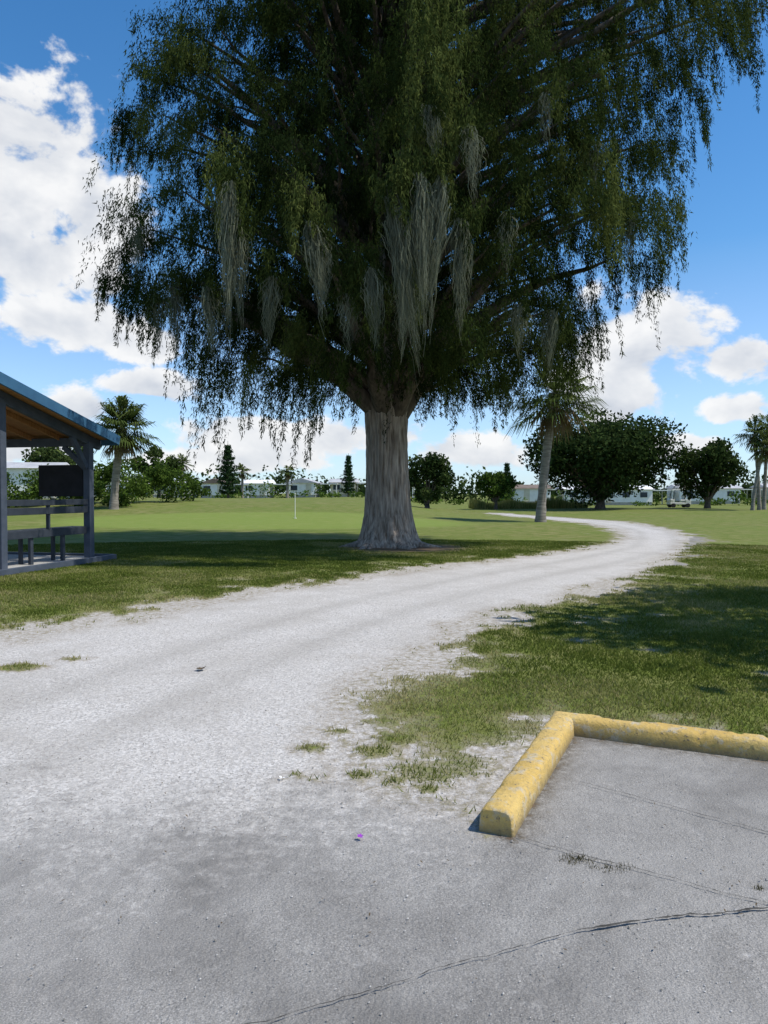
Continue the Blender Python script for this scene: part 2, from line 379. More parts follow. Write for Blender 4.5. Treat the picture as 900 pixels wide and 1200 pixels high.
V=np.concatenate(V); nz=len(zz); idx=np.arange(nz*S).reshape(nz,S)
F=np.stack([idx[:-1],np.roll(idx,-1,1)[:-1],np.roll(idx,-1,1)[1:],idx[1:]],-1).reshape(-1,4)
mesh_np('trunk',V,F,M_bark,tree,smooth=True)
ac=Acc()
for a_ in (-.5,-1.3,-2.2,.2,3.3,4.0,2.2):
    L_=random.uniform(.9,1.4); pts=[(math.cos(a_+t*.25)*(.6+L_*t),math.sin(a_+t*.25)*(.6+L_*t),.16*(1-t)**1.5-.04) for t in np.linspace(0,1,7)]
    ac.add(tube(pts,[.15*(1-t)+.02 for t in np.linspace(0,1,7)],8))
ac.obj('roots',M_bark,tree)
zR=np.array([4.0,4.4,4.9,6.2,7.2,8,8.8,10.1,11.4,12.6,13.9,15.5,16.5,18,20,23,24.5]); 
rR=np.array([2.5,3.5,4.6,6.0,6.4,7.3,8.3,8.8,8.6,9.4,10.2,11.4,11.6,11.2,8.5,4,1])
zL=np.array([3.4,4.0,4.6,5.7,6.7,8,8.8,10.1,11.4,12.6,13.7,15,16.5,18,20,23,24.5])
rL=np.array([3.2,4.2,4.8,6.2,7.6,8.2,7.0,7.0,7.7,7.8,5.6,4.5,4.2,4.1,3.7,2.4,.8])
zF=np.array([3.4,5,7,10,14,18,21,24.5]); rF=np.array([3.2,5.0,6.0,6.2,5.6,4.6,3.2,.8])
def Rad(c,s,z):
    a=np.where(c>0,np.interp(z,zR,rR),np.interp(z,zL,rL)); bb=np.interp(z,zF,rF)
    return 1/np.sqrt((c/a)**2+(s/bb)**2)
cl=[]
tries=0
while len(cl)<360 and tries<90000:
    tries+=1
    z_=random.uniform(5.0,23); t_=random.uniform(0,6.283); c_,s_=math.cos(t_),math.sin(t_)
    R0=float(Rad(np.array(c_),np.array(s_),z_-.75*(c_<0)-.3))
    if random.random()>R0/10: continue
    u=random.random()**.5
    r_=R0*u*random.uniform(.86,1.0)
    p=(r_*c_,r_*s_,z_)
    if any((p[0]-q[0])**2+(p[1]-q[1])**2+((p[2]-q[2])*1.05)**2<1.28**2 for q in cl): continue
    cl.append((*p,r_,c_,s_,u))
ac=Acc()
for i,(cx,cy,cz,r_,c_,s_,u) in enumerate(cl):
    z0=min(max(4.3,cz-.45*r_-.2),20); z0=min(z0,cz+1.0)
    z0=max(z0,4.2); base=Vector((-.015*z0,0,z0)); end=Vector((cx,cy,cz+.3)); mid=base.lerp(end,.5)+Vector((random.gauss(0,.3),random.gauss(0,.3),.14*r_))
    pts=[];rd=[]; R1=.03+.010*r_+(.07 if i%8==0 else 0)
    for t in np.linspace(0,1,8):
        p=base*(1-t)**2+mid*2*t*(1-t)+end*t*t; p+=Vector((random.gauss(0,.05),random.gauss(0,.05),random.gauss(0,.05)))*min(1,t*3)
        pts.append(p); rd.append(R1*(1-t)**.8*1.4+.012)
    ac.add(tube(pts,rd,5))
for a_,l_,zt in ((2.7,5,7.5),(.35,5,8),(-1.9,4,7),(-.9,4.5,7.5),(1.6,4,8),(3.5,5.5,7)):
    pts=[];rd=[]
    for t in np.linspace(0,1,9):
        pts.append((math.cos(a_)*(.25+l_*t),math.sin(a_)*(.25+l_*t),3.9+(zt-3.9)*t**.75+random.gauss(0,.06))); rd.append(.26*(1-t)+.05)
    ac.add(tube(pts,rd,8))
ac.obj('limbs',M_bark2,tree)
cl=np.array(cl)
def tassels(C,O,Lc,K,tint,wmin,wmax,smin,smax,spread):
    n=len(C); t=rng.random((n,K)); 
    p=C[:,None,:]+np.zeros((n,K,3))
    p[...,0]+=O[:,None,0]*Lc[:,None]*.5*np.sqrt(t); p[...,1]+=O[:,None,1]*Lc[:,None]*.5*np.sqrt(t); p[...,2]-=Lc[:,None]*t**1.6
    p+=rng.normal(0,1,(n,K,3))*np.array([spread,spread,spread*.8])*(1.35-t[...,None]*1.1)
    d=rng.normal(0,.42,(n,K,3)); d[...,0]+=O[:,None,0]*.25; d[...,1]+=O[:,None,1]*.25; d[...,2]=-.95+rng.normal(0,.45,(n,K))
    d/=np.linalg.norm(d,axis=-1,keepdims=True)
    ln=rng.uniform(smin,smax,(n,K,1)); w=rng.uniform(wmin,wmax,(n,K,1)); a=rng.uniform(0,6.283,(n,K))
    wv=np.stack([np.cos(a),np.sin(a),rng.normal(0,.6,(n,K))],-1)*w
    Vv=np.stack([p-wv,p+wv,p+d*ln],2).reshape(-1,3)
    m_=n*K; Ff=np.arange(3*m_).reshape(-1,3)
    tt=np.clip(tint[:,None]+rng.normal(0,.08,(n,K))+.10*(t-.5),0,1)
    return Vv,Ff,np.repeat(tt.ravel(),3)
per=20; n=len(cl)*per
ci=np.repeat(np.arange(len(cl)),per)
sc=rng.uniform(.75,1.3,len(cl))[ci]
dx=rng.normal(0,.54,n)*sc; dy=rng.normal(0,.54,n)*sc; dz=.5-.65*np.hypot(dx,dy)+rng.normal(0,.2,n)
C=cl[ci,:3]+np.stack([dx,dy,dz],1)
O=np.stack([C[:,0],C[:,1]],1); O/=np.linalg.norm(O,axis=1,keepdims=True)+1e-6; O=O*.45+np.stack([dx,dy],1)*.6+rng.normal(0,.2,O.shape)
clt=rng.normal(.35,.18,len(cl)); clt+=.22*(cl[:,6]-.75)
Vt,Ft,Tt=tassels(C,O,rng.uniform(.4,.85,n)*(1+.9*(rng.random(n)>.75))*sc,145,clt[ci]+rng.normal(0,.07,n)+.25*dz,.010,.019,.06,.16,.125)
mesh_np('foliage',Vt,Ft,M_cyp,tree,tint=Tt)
fr=[]
for (fx,fy,fz,fl) in [(-7.4,-.5,9.0,1.5),(-7.6,.5,8.3,1.7),(-8.1,0,8.1,1.2),(-6.9,-1.2,7.6,1.6),(-6.2,-1.5,7.0,1.8),(-5.3,-2.0,6.3,1.9),(-4.7,-2.3,5.6,2.5),(-4.2,-2.4,5.2,2.6),(-3.2,-3,4.9,1.7),(-2.4,-2.6,4.6,1.9),(-1.9,-2.6,4.7,2.5),(-1.3,-3.6,4.9,1.5),(1.4,-3,5.2,1.5),(2.4,-2.5,5.4,1.6),(3.2,-2,5.5,1.7),(4.3,-1.5,6.2,1.9),(5.3,-1,6.5,1.9),(6.0,0,7.2,1.8),(7.8,0,9,1.6),(8.2,0,10.2,1.8),(8.9,0,13.2,1.6),(10.6,0,15.4,1.8),(11.2,0.5,16.6,1.6),(10.2,-.5,16.2,1.6),(9.5,-.3,16.0,1.6),(8.8,.2,15,1.6),(-7.5,0,13.0,1.5),(-7.7,.6,12.6,1.4),(1.0,-6.3,9.6,2.2),(.7,-6.5,10.6,2),(1.3,-6.3,11.4,2),(.6,-6.2,12.6,2),(1.2,-5.9,13.6,2),(4.6,-5.0,9.6,1.8),(5.0,-4.8,8.6,1.7),(.1,-6.6,8.4,1.4),(-1.7,-6.5,7.9,1.3),(-3.4,-6.0,8.8,1.3)]:
    for j in range(9): fr.append((fx+random.gauss(0,.25),fy+random.gauss(0,.35),fz+random.gauss(0,.25),fl*random.uniform(.5,1.15)))
fr=np.array(fr); O=fr[:,:2]/np.linalg.norm(fr[:,:2],axis=1,keepdims=True)*.5
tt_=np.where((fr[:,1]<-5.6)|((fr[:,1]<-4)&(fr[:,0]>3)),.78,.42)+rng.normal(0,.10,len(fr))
Vt,Ft,Tt=tassels(fr[:,:3],O,fr[:,3],190,tt_,.010,.018,.07,.17,.09)
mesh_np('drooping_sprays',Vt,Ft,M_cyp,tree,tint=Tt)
# spanish moss: soft tapering beards
beards=[(.0,-7.2,7.9,3.4,90),(.2,-7.3,7.4,2.6,70),(.6,-7.3,8.1,3.0,80),(1.05,-7.2,8.1,2.8,70),(1.45,-7.0,7.3,2.3,50),(-1.65,-7.1,7.2,1.9,80),(-1.45,-7.0,6.9,1.5,40),(-3.35,-6.9,8.1,3.1,70),(-3.2,-6.8,7.2,2.1,40),(1.6,-7.2,9.1,1.5,40),(.75,-7.2,9.5,1.2,30),(-.4,-7,6.3,1.6,50),(-5.6,-3,7.1,2.1,50),(3.8,-5,5.9,1.5,45),(4.8,-5,9.8,1.3,25),(-2.6,-6,6.4,1.6,40),(-4.4,-4.5,6.6,1.8,40),(2.6,-6,7.8,1.4,25),(6.3,-3,8.8,1.5,25),(-6.8,-2,9.0,1.4,25),(-.9,-6.8,5.8,1.2,30),(.4,-6.6,6.0,1.4,35),(2.9,-5.6,5.9,1.2,30),(-6.2,-2.6,6.9,1.4,30),(3.4,-6,10.4,1.2,20)]
V=[];F=[];T=[]
for bx_,by_,bz_,bl,bn_ in beards:
    lean=random.gauss(0,.06); tb_=random.uniform(0,.3)
    for j in range(int(bn_*2.2)):
        sx,sy=random.gauss(0,.12),random.gauss(0,.10); l=bl*random.uniform(.2,1)**.7*(1-min(.55,abs(sx)*2)); a=random.uniform(0,3.14); w=random.uniform(.006,.012); tn=tb_+random.random()*.6
        ph=random.random()*6; k=len(V); sg=8; z0=-random.random()**2*bl*.35
        for i in range(sg+1):
            t=i/sg; T0=(-z0+l*t)/bl; sp=.35+1.0*math.sin(min(1,T0*2.2)*1.57)*(1-.85*T0); ww=w*(1-.8*t)
            px=bx_+sx*sp+lean*t*bl+.03*math.sin(ph+t*11)+.02*math.sin(ph*2+t*23); py=by_+sy*sp+.025*math.cos(ph+t*9)
            V+=[(px-math.cos(a+t*4)*ww,py-math.sin(a+t*4)*ww,bz_+z0-l*t),(px+math.cos(a+t*4)*ww,py+math.sin(a+t*4)*ww,bz_+z0-l*t)]; T+=[tn,tn]
            if i: F.append((k+2*i-2,k+2*i-1,k+2*i+1,k+2*i))
mesh_np('spanish_moss',V,F,M_moss,tree,tint=T)
bt=np.array([(b_[0]+random.gauss(0,.18),b_[1]+.05+random.gauss(0,.12),b_[2]+random.uniform(-.1,.6)) for b_ in beards for _ in range(6)])
O=rng.normal(0,.3,(len(bt),2)); Vt,Ft,Tt=tassels(bt,O,rng.uniform(.35,.8,len(bt)),130,rng.normal(.5,.14,len(bt)),.010,.018,.07,.17,.10)
mesh_np('foliage_sprays',Vt,Ft,M_cyp,tree,tint=Tt)

# ---- leaf clouds
def cloud(lobes,per,size,flat=1.0,base=.4):
    Vs=[];Ts=[]
    for (cx,cy,cz,rx,ry,rz) in lobes:
        m=int(per*(rx*rz)**.8); d=rng.normal(0,1,(m,3)); d/=np.linalg.norm(d,axis=1,keepdims=True)
        r=rng.random(m)**.35*rng.uniform(.8,1.12,m); p=d*r[:,None]*np.array([rx,ry,rz])+np.array([cx,cy,cz])
        a=rng.normal(0,1,(m,3)); a/=np.linalg.norm(a,axis=1,keepdims=True); q=np.cross(a,rng.normal(0,1,(m,3))); q/=np.linalg.norm(q,axis=1,keepdims=True)
        s=size*rng.uniform(.5,1.2,(m,1)); a=a*s;q=q*s*.55
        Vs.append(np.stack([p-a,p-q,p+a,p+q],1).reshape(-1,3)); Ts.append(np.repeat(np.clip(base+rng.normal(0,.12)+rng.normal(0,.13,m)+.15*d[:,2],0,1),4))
    V=np.concatenate(Vs); return V,np.arange(len(V)).reshape(-1,4),np.concatenate(Ts)
def tree_round(name,x,y,h,rx,zb,nl=22,per=260,size=.16,mat=M_oak,tr=.3,base=.4,rz=None,trunk=True):
    e=empty(name,(x,y,Hf(x,y))); zc=(h+zb)/2; rz=(h-zb)/2; lob=[]
    ac=Acc()
    for i in range(nl):
        d=Vector((random.gauss(0,1),random.gauss(0,1),random.gauss(0,1))).normalized()*random.uniform(.45,.82)
        k=random.uniform(.22,.40); lob.append((d.x*rx,d.y*rx,zc+d.z*rz,rx*k,rx*k,rz*k*1.05))
        if trunk and i%2==0:
            pts=[Vector((0,0,zb*.7)).lerp(Vector((d.x*rx,d.y*rx,zc+d.z*rz)),t)+Vector((0,0,.1*rz*math.sin(t*3.14))) for t in (0,.25,.5,.75,1)]
            ac.add(tube(pts,[tr*.5,tr*.4,tr*.3,tr*.18,tr*.06],5))
    if trunk:
        ac.add(tube([(0,0,-.3),(0.02,0,.3),(.05,0,zb*.6),(.0,0,zb+rz*.5),(0,0,zc+rz*.4)],[tr*1.3,tr,tr*.85,tr*.6,tr*.15],9)); ac.obj('trunk',M_bark2,e)
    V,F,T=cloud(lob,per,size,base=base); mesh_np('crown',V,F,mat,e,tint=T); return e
def palm(name,x,y,h,fr=2.2,nf=34,tr=.2,lean=(0,0),nl=18,dead=8,wl=.05):
    e=empty(name,(x,y,Hf(x,y))); top=Vector((lean[0],lean[1],h))
    pts=[];rd=[]
    for t in np.linspace(0,1,26): pts.append((lean[0]*t**1.5,lean[1]*t**1.5,-.2+(h+.2)*t)); rd.append(tr*(1.35-.4*min(1,t*5))*(1+.05*((int(t*25)%2)*2-1)) *(1.35 if t>.88 else 1))
    ac=Acc(); ac.add(tube(pts,rd,12)); ac.obj('trunk',M_palmtr,e)
    for kind,cnt,mat in (('fronds',nf,M_palm),('dead_fronds',dead,M_palmdead)):
        V=[];F=[];T=[]
        if cnt==0: continue
        for i in range(cnt):
            az=i*2.399+random.random()*.4; el=(math.radians(random.uniform(-35,80)) if kind=='fronds' else math.radians(random.uniform(-75,-40)))
            L_=fr*random.uniform(.8,1.1)*(1 if kind=='fronds' else .75); d=Vector((math.cos(az)*math.cos(el),math.sin(az)*math.cos(el),math.sin(el)))
            side=Vector((-math.sin(az),math.cos(az),0)); g=.45*L_*max(.25,math.cos(el)); tn=min(1,max(0,random.gauss(.4+.2*math.sin(el),.15)))
            rp=lambda t:top+d*L_*t*.62+Vector((0,0,-g*t*t*.6))
            k=len(V)
            for t,w in ((0,.035),(.5,.03),(1,.015)):
                V+=[tuple(rp(t)-side*w),tuple(rp(t)+side*w)]; T+=[tn,tn]
            F+=[(k,k+1,k+3,k+2),(k+2,k+3,k+5,k+4)]
            for j in range(nl):
                u=(j+.5)/nl; t=.5+.5*(1-abs(2*u-1)); an=(2*u-1)*1.75
                dd=(d*math.cos(an)+side*math.sin(an)+Vector((0,0,.1))).normalized(); ll=L_*.5*random.uniform(.85,1.1)*(.75+.25*math.cos(an))
                p0=rp(t); p1=p0+dd*ll*.6+Vector((0,0,-.04)); p2=p1+dd*ll*.35+Vector((0,0,-ll*.38)); wv=dd.cross(Vector((0,0,1))).normalized()*wl*.5+Vector((0,0,random.uniform(-.01,.02)))
                k=len(V); V+=[tuple(p0-wv*.5),tuple(p0+wv*.5),tuple(p1-wv),tuple(p1+wv),tuple(p2-wv*.1),tuple(p2+wv*.1)]; T+=[tn]*6
                F+=[(k,k+1,k+3,k+2),(k+2,k+3,k+5,k+4)]
        mesh_np(kind,V,F,mat,e,tint=T)
    return e
def norfolk(name,x,y,h,r):
    e=empty(name,(x,y,Hf(x,y))); ac=Acc(); ac.add(tube([(0,0,-.2),(0,0,h*.5),(0,0,h)],[.16,.1,.02],6)); ac.obj('trunk',M_bark2,e)
    C=[];O=[];Lc=[]
    z=h*.12
    while z<h*.97:
        rr=r*(1-z/h)**.75*random.uniform(.65,1.15)
        for k in range(6):
            a=k/6*6.283+z; q_=random.uniform(.6,1.1)
            for t in np.linspace(.15,1,8): C.append((math.cos(a)*rr*t*q_,math.sin(a)*rr*t*q_,z+.18*rr*t*t)); O.append((math.cos(a),math.sin(a))); Lc.append(.2)
        z+=h*random.uniform(.055,.08)
    V,F,T=tassels(np.array(C),np.array(O),np.array(Lc),12,np.full(len(C),.4),.035,.07,.14,.28,.09)
    mesh_np('foliage',V,F,M_pine,e,tint=T)

palm('cabbage_palm',8.55,41,7.0,2.9,48,.25,(.75,0),20,12,.08)
palm('cabbage_palm',-16.2,45,4.9,2.3,54,.24,(.55,0),20,10,.09)
palm('cabbage_palm',-24.7,92,4.4,1.5,26,.18,(0,0),12,4,.12)
palm('cabbage_palm',-12.6,98,3.6,1.5,26,.18,(0,0),12,4,.12)
palm('cabbage_palm',-19.6,104,3.8,1.5,26,.18,(0,0),12,4,.12)
palm('cabbage_palm',32.0,80,3.2,1.5,24,.17,(0,0),12,3,.12)
palm('cabbage_palm',32.5,65,6.6,1.9,30,.15,(-.5,0),14,6,.1)
palm('cabbage_palm',33.4,66,7.2,1.9,30,.15,(.3,0),14,6,.1)
palm('cabbage_palm',31.4,64,5.4,1.6,26,.14,(.9,0),14,6,.1)
tree_round('live_oak_tree',21.3,74,9.7,7.8,1.0,90,120,.22,M_oak,.5,.33)
tree_round('oak_tree',31.0,72,7.2,3.4,.8,30,200,.22,M_oak,.3,.35)
tree_round('ficus_tree',4.3,75,5.6,2.7,.2,28,240,.2,M_oak,.25,.42)
tree_round('small_tree',11.6,78,4.2,2.3,.9,22,200,.2,M_bush,.18,.25)
tree_round('shade_tree',-22.5,75,5.0,2.4,.9,20,200,.22,M_oak,.2,.5)
tree_round('shade_tree',-30,70,5.5,3.4,.9,24,200,.22,M_oak,.2,.5)
tree_round('shade_tree',9.9,8.3,8.4,3.9,3.4,44,170,.16,M_oak,.3,.4)   # stands just right of the view, shades the verge
for (x_,y_,h_,r_) in ((-17.6,51,3.4,2.4),(-15.0,53,3.1,1.9),(-20.4,49,3.0,2.3),(-22.8,47,2.5,2.0),(-25.2,46,2.7,2.2),(-28.3,49,2.6,2.4),(-16.9,47.5,1.9,1.4),(-14.0,55,1.8,1.4),(-18.9,47,2.0,1.4)):
    tree_round('green_bush',x_,y_,h_,r_,-.2,24,240,.12,M_bush,.1,.36,trunk=False)
for (x_,y_,h_) in ((-16.6,80,6.1),(-5.2,110,6.4),(18.0,110,6.2),(16.8,112,4.4)): norfolk('norfolk_pine',x_,y_,h_,1.4)
lob=[]
for i in range(420):
    a=math.radians(random.uniform(-62,62)); d=random.uniform(135,180); x_,y_=d*math.sin(a),d*math.cos(a)
    h=random.uniform(2.4,4.4) if random.random()<.85 else random.uniform(4.6,7); r_=random.uniform(1.6,4); lob.append((x_,y_,Hf(x_,y_)+h*.5,r_,r_*.6,h*.55))
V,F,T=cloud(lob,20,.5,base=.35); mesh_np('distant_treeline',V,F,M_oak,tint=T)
lob=[]
for i in range(75):
    x_=random.uniform(-44,60); y_=random.uniform(98,103); h=random.uniform(.5,1.2) if random.random()<.80 else random.uniform(2,3.4); lob.append((x_,y_,Hf(x_,y_)+h*.45,random.uniform(.6,1.4),1.0,h*.5))
V,F,T=cloud(lob,80,.22,base=.45); mesh_np('garden_shrubbery',V,F,M_bush,tint=T)
n=5200; x_=rng.uniform(9.5,21.5,n); y_=rng.uniform(79,84,n); h=rng.uniform(.5,1.1,n)*(.6+.7*vnoise(x_*.8,y_*0+1)); w=.05; lx=rng.normal(0,.15,n)
V=np.stack([np.stack([x_-w,y_,H(x_,y_)],1),np.stack([x_+w,y_,H(x_,y_)],1),np.stack([x_+lx,y_,H(x_,y_)+h],1)],1).reshape(-1,3)
mesh_np('pond_reeds',V,np.arange(3*n).reshape(-1,3),M_reed,tint=np.repeat(rng.random(n),3))

# ------------------------------------------------------------ boxes & beams
def prism(name,V,F,mat,parent,bev=0):
    me=bpy.data.meshes.new(name); me.from_pydata(V,[],F); bm=bmesh.new(); bm.from_mesh(me)
    bmesh.ops.recalc_face_normals(bm,faces=bm.faces)
    if bev: bmesh.ops.bevel(bm,geom=bm.edges[:],offset=bev,segments=2,affect='EDGES',profile=.5)
    bm.to_mesh(me); bm.free(); me.materials.append(mat); return link(bpy.data.objects.new(name,me),parent)
BF=[(0,1,2,3),(4,5,6,7),(0,1,5,4),(1,2,6,5),(2,3,7,6),(3,0,4,7)]
def box(name,c,s,mat,parent,bev=0):
    x,y,z=c;a,b_,c_=s[0]/2,s[1]/2,s[2]/2
    return prism(name,[(x-a,y-b_,z-c_),(x+a,y-b_,z-c_),(x+a,y+b_,z-c_),(x-a,y+b_,z-c_),(x-a,y-b_,z+c_),(x+a,y-b_,z+c_),(x+a,y+b_,z+c_),(x-a,y+b_,z+c_)],BF,mat,parent,bev)
def beam(name,p,q,w,h,mat,parent,bev=.006):
    p=Vector(p);q=Vector(q);d=(q-p).normalized(); up=Vector((0,0,1)) if abs(d.z)<.98 else Vector((0,1,0))
    s=d.cross(up).normalized(); u=s.cross(d)
    V=[tuple(b_+s*i*w/2+u*j*h/2) for b_ in (p,q) for i,j in ((-1,-1),(1,-1),(1,1),(-1,1))]
    return prism(name,V,BF,mat,parent,bev)

# ------------------------------------------------------------ pavilion (local +X runs down the gable side, +Y into the shelter, ridge at x=0)
pav=empty('picnic_pavilion',(-7.866,14.124,0)); pav.rotation_euler=(0,0,math.atan2(2.8,.66))
xa=.9; sp=3.78; dep=4.6; zr=3.80; sl=.235; hw=sp+.42
def rz(x_): return zr-abs(x_)*sl
box('floor_slab',(0,dep/2,.03),(2*sp+.7,dep+.7,.10),M_conc,pav,.01)
beam('floor_edging',(-sp-.4,-.42,.06),(sp+.4,-.42,.06),.1,.14,M_slate,pav)
beam('floor_edging',(sp+.42,-.36,.06),(sp+.42,dep+.4,.06),.1,.14,M_slate,pav)
for x_ in (-sp,-xa,xa,sp):
    for y_ in (0,dep):
        box('post',(x_,y_,rz(x_)/2-.04),(.17,.17,rz(x_)-.12),M_slate,pav,.008)
for sgn in (-1,1):
    for y_ in (0,dep):
        beam('rafter_beam',(sgn*.02,y_,rz(0)-.06),(sgn*hw,y_,rz(hw)-.06),.10,.22,M_slate,pav)
        beam('knee_brace',(sgn*(sp-.08),y_,rz(sp)-.72),(sgn*(sp-.62),y_,rz(sp-.62)-.15),.09,.12,M_slate,pav)
    beam('knee_brace',(sgn*sp,.08,rz(sp)-.72),(sgn*sp,.66,rz(sp)-.2),.09,.12,M_slate,pav)
    beam('eave_beam',(sgn*sp,.05,rz(sp)-.1),(sgn*sp,dep-.05,rz(sp)-.1),.1,.2,M_slate,pav)
    for k in range(1,6):
        yy=dep*k/6; beam('rafter',(sgn*.08,yy,rz(0)-.0),(sgn*hw,yy,rz(hw)-.0),.05,.12,M_wood,pav)
    V=[(0,-.5,zr+.075),(sgn*hw,-.5,rz(hw)+.075),(sgn*hw,dep+.5,rz(hw)+.075),(0,dep+.5,zr+.075)]
    prism('roof_deck',V+[(a_,b_,c_+.03) for a_,b_,c_ in V],BF,M_wood,pav)
    prism('metal_roofing',[(a_,b_,c_+.036) for a_,b_,c_ in V]+[(a_,b_,c_+.07) for a_,b_,c_ in V],BF,M_blue,pav)
    for y_ in (-.53,dep+.53):
        beam('barge_board',(0,y_,zr+.06),(sgn*(hw+.03),y_,rz(hw+.03)+.06),.05,.22,M_blue,pav)
    beam('eave_fascia',(sgn*(hw+.03),-.5,rz(hw)+.03),(sgn*(hw+.03),dep+.5,rz(hw)+.03),.04,.18,M_blue,pav)
    for y_ in np.arange(-.4,dep+.5,.4): beam('roof_rib',(sgn*.02,y_,zr+.155),(sgn*hw,y_,rz(hw)+.155),.03,.03,M_blue,pav,0)
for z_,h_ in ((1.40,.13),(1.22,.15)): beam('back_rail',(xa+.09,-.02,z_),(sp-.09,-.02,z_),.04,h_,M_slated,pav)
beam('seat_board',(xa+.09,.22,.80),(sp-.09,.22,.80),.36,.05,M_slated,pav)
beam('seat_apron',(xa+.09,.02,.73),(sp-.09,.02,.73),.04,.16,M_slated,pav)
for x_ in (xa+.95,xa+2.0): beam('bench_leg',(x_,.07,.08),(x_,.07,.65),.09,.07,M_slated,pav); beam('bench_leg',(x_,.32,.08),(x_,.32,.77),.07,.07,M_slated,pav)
beam('rail_stile',(xa+1.45,.02,.82),(xa+1.45,.02,1.46),.05,.08,M_slated,pav)
box('screen_panel',(sp,.75,1.90),(.03,1.2,.75),M_dark,pav)
box('picnic_table_top',(-.6,2.4,.78),(.8,1.8,.05),M_slate,pav,.005)
for x_ in (-1.25,.05): box('picnic_table_seat',(x_,2.4,.47),(.28,1.8,.05),M_slate,pav,.005)
for y_ in (1.8,3.0): beam('table_leg',(-1.1,y_,.08),(-.35,y_,.76),.05,.09,M_slate,pav); beam('table_leg',(-.1,y_+.06,.08),(-.85,y_+.06,.76),.05,.09,M_slate,pav); beam('table_brace',(-1.25,y_+.12,.42),(.05,y_+.12,.42),.04,.08,M_slate,pav)

# ------------------------------------------------------------ houses
def house(x,y,w,d,h,wall,roof,rot=0,gable='x'):
    e=empty('mobile_home',(x,y,Hf(x,y))); e.rotation_euler=(0,0,rot)
    box('skirting',(0,0,.2),(w-.1,d-.1,.5),M_conc,e); box('walls',(0,0,.42+h/2),(w,d,h),wall,e)
    zt=.42+h; o=.3
    if gable=='x': V=[(-w/2-o,-d/2-o,zt),(w/2+o,-d/2-o,zt),(w/2+o,d/2+o,zt),(-w/2-o,d/2+o,zt),(-w/2-o,0,zt+.6),(w/2+o,0,zt+.6)]; F=[(0,1,2,3),(0,1,5,4),(2,3,4,5),(0,3,4),(1,2,5)]
    else: V=[(-w/2-o,-d/2-o,zt),(w/2+o,-d/2-o,zt),(w/2+o,d/2+o,zt),(-w/2-o,d/2+o,zt),(0,-d/2-o,zt+.75),(0,d/2+o,zt+.75)]; F=[(0,1,2,3),(0,3,5,4),(1,2,5,4),(0,1,4),(2,3,5)]
    prism('roof',V,F,roof,e)
    k=max(2,int(w/2.3))
    for i in range(k):
        xx=-w/2+(i+.5)*w/k
        if i==k//2: box('door',(xx,-d/2-.02,.42+h*.45),(.85,.05,h*.88),M_cream if wall is M_white else M_white,e)
        else: box('window_frame',(xx,-d/2-.02,.42+h*.58),(1.2,.05,.9),M_white,e); box('window',(xx,-d/2-.05,.42+h*.58),(1.05,.03,.75),M_glass,e)
    cx=w/2+1.7; box('carport_roof',(cx,0,.42+h-.15),(3.2,d*.9,.12),M_white,e)
    for yy in (-d*.4,d*.4): box('carport_post',(cx+1.4,yy,(h+.2)/2),(.12,.12,h+.2),M_white,e)
ws=[(M_white,M_greyroof),(M_cream,M_greyroof),(M_white,M_brownroof),(M_white,M_white)]
for i,(x_,w_) in enumerate(((-43,7),(-32.5,6),(-25.5,4),(-19.3,4),(-12.4,4.5),(-6.2,3.8),(-.5,4))):
    wl_,rf=ws[i%4]; house(x_,116+random.uniform(-2,2),w_,5,1.8,wl_,rf,random.uniform(-.1,.1),'x' if i%2 else 'y')
house(-31,66,5.5,5,2.2,M_white,M_greyroof,.1,'x')
for i,(x_,w_) in enumerate(((33,13),(48,9),(61,9),(21,7),(73,9))):
    wl_,rf=ws[(i+3)%4]; house(x_,113,w_,5,1.9,wl_,rf if i else M_white,0,'x')

# golf cart
gc=empty('golf_cart',(31.0,79,Hf(31,79)))
box('chassis',(0,0,.42),(2.2,1.1,.22),M_cart,gc,.05); box('front_cowl',(-.85,0,.72),(.5,1.05,.42),M_cart,gc,.12); box('rear_body',(.8,0,.68),(.6,1.1,.34),M_cart,gc,.06)
box('seat',(.25,0,.75),(.5,1.0,.16),M_white,gc,.04); box('seat_back',(.5,0,1.05),(.1,1.0,.45),M_white,gc,.04); box('roof',(.05,0,1.86),(1.9,1.15,.07),M_white,gc,.03)
for x_,x2 in ((-.75,-.6),(.75,.7)):
    for y_ in (-.5,.5): beam('roof_post',(x_,y_,.8),(x2,y_,1.83),.04,.04,M_rubber,gc)
for x_ in (-.75,.75):
    for y_ in (-.52,.52):
        V,F=tube([(x_,y_-.09,.23),(x_,y_+.09,.23)],[.23,.23],16); V+=[(x_,y_-.1,.23),(x_,y_+.1,.23)]
        F=[tuple(f) for f in F]+[(j,(j+1)%16,32) for j in range(16)]+[(16+j,16+(j+1)%16,33) for j in range(16)]
        prism('wheel',V,F,M_rubber,gc)
fp=empty('golf_flagstick',(-4.5,38,Hf(-4.5,38)))
V,F=tube([(0,0,-.1),(0,0,1.25)],[.018,.015],8); mesh_np('pole',V,F,M_white,fp,smooth=True)
V,F=tube([(0,0,1.25),(0,0,1.29)],[.03,.02],8); mesh_np('finial',V,F,M_white,fp,smooth=True)
V,F=tube([(0,0,.0),(0,0,.03)],[.08,.08],12); mesh_np('cup_rim',V,F,M_white,fp,smooth=True)

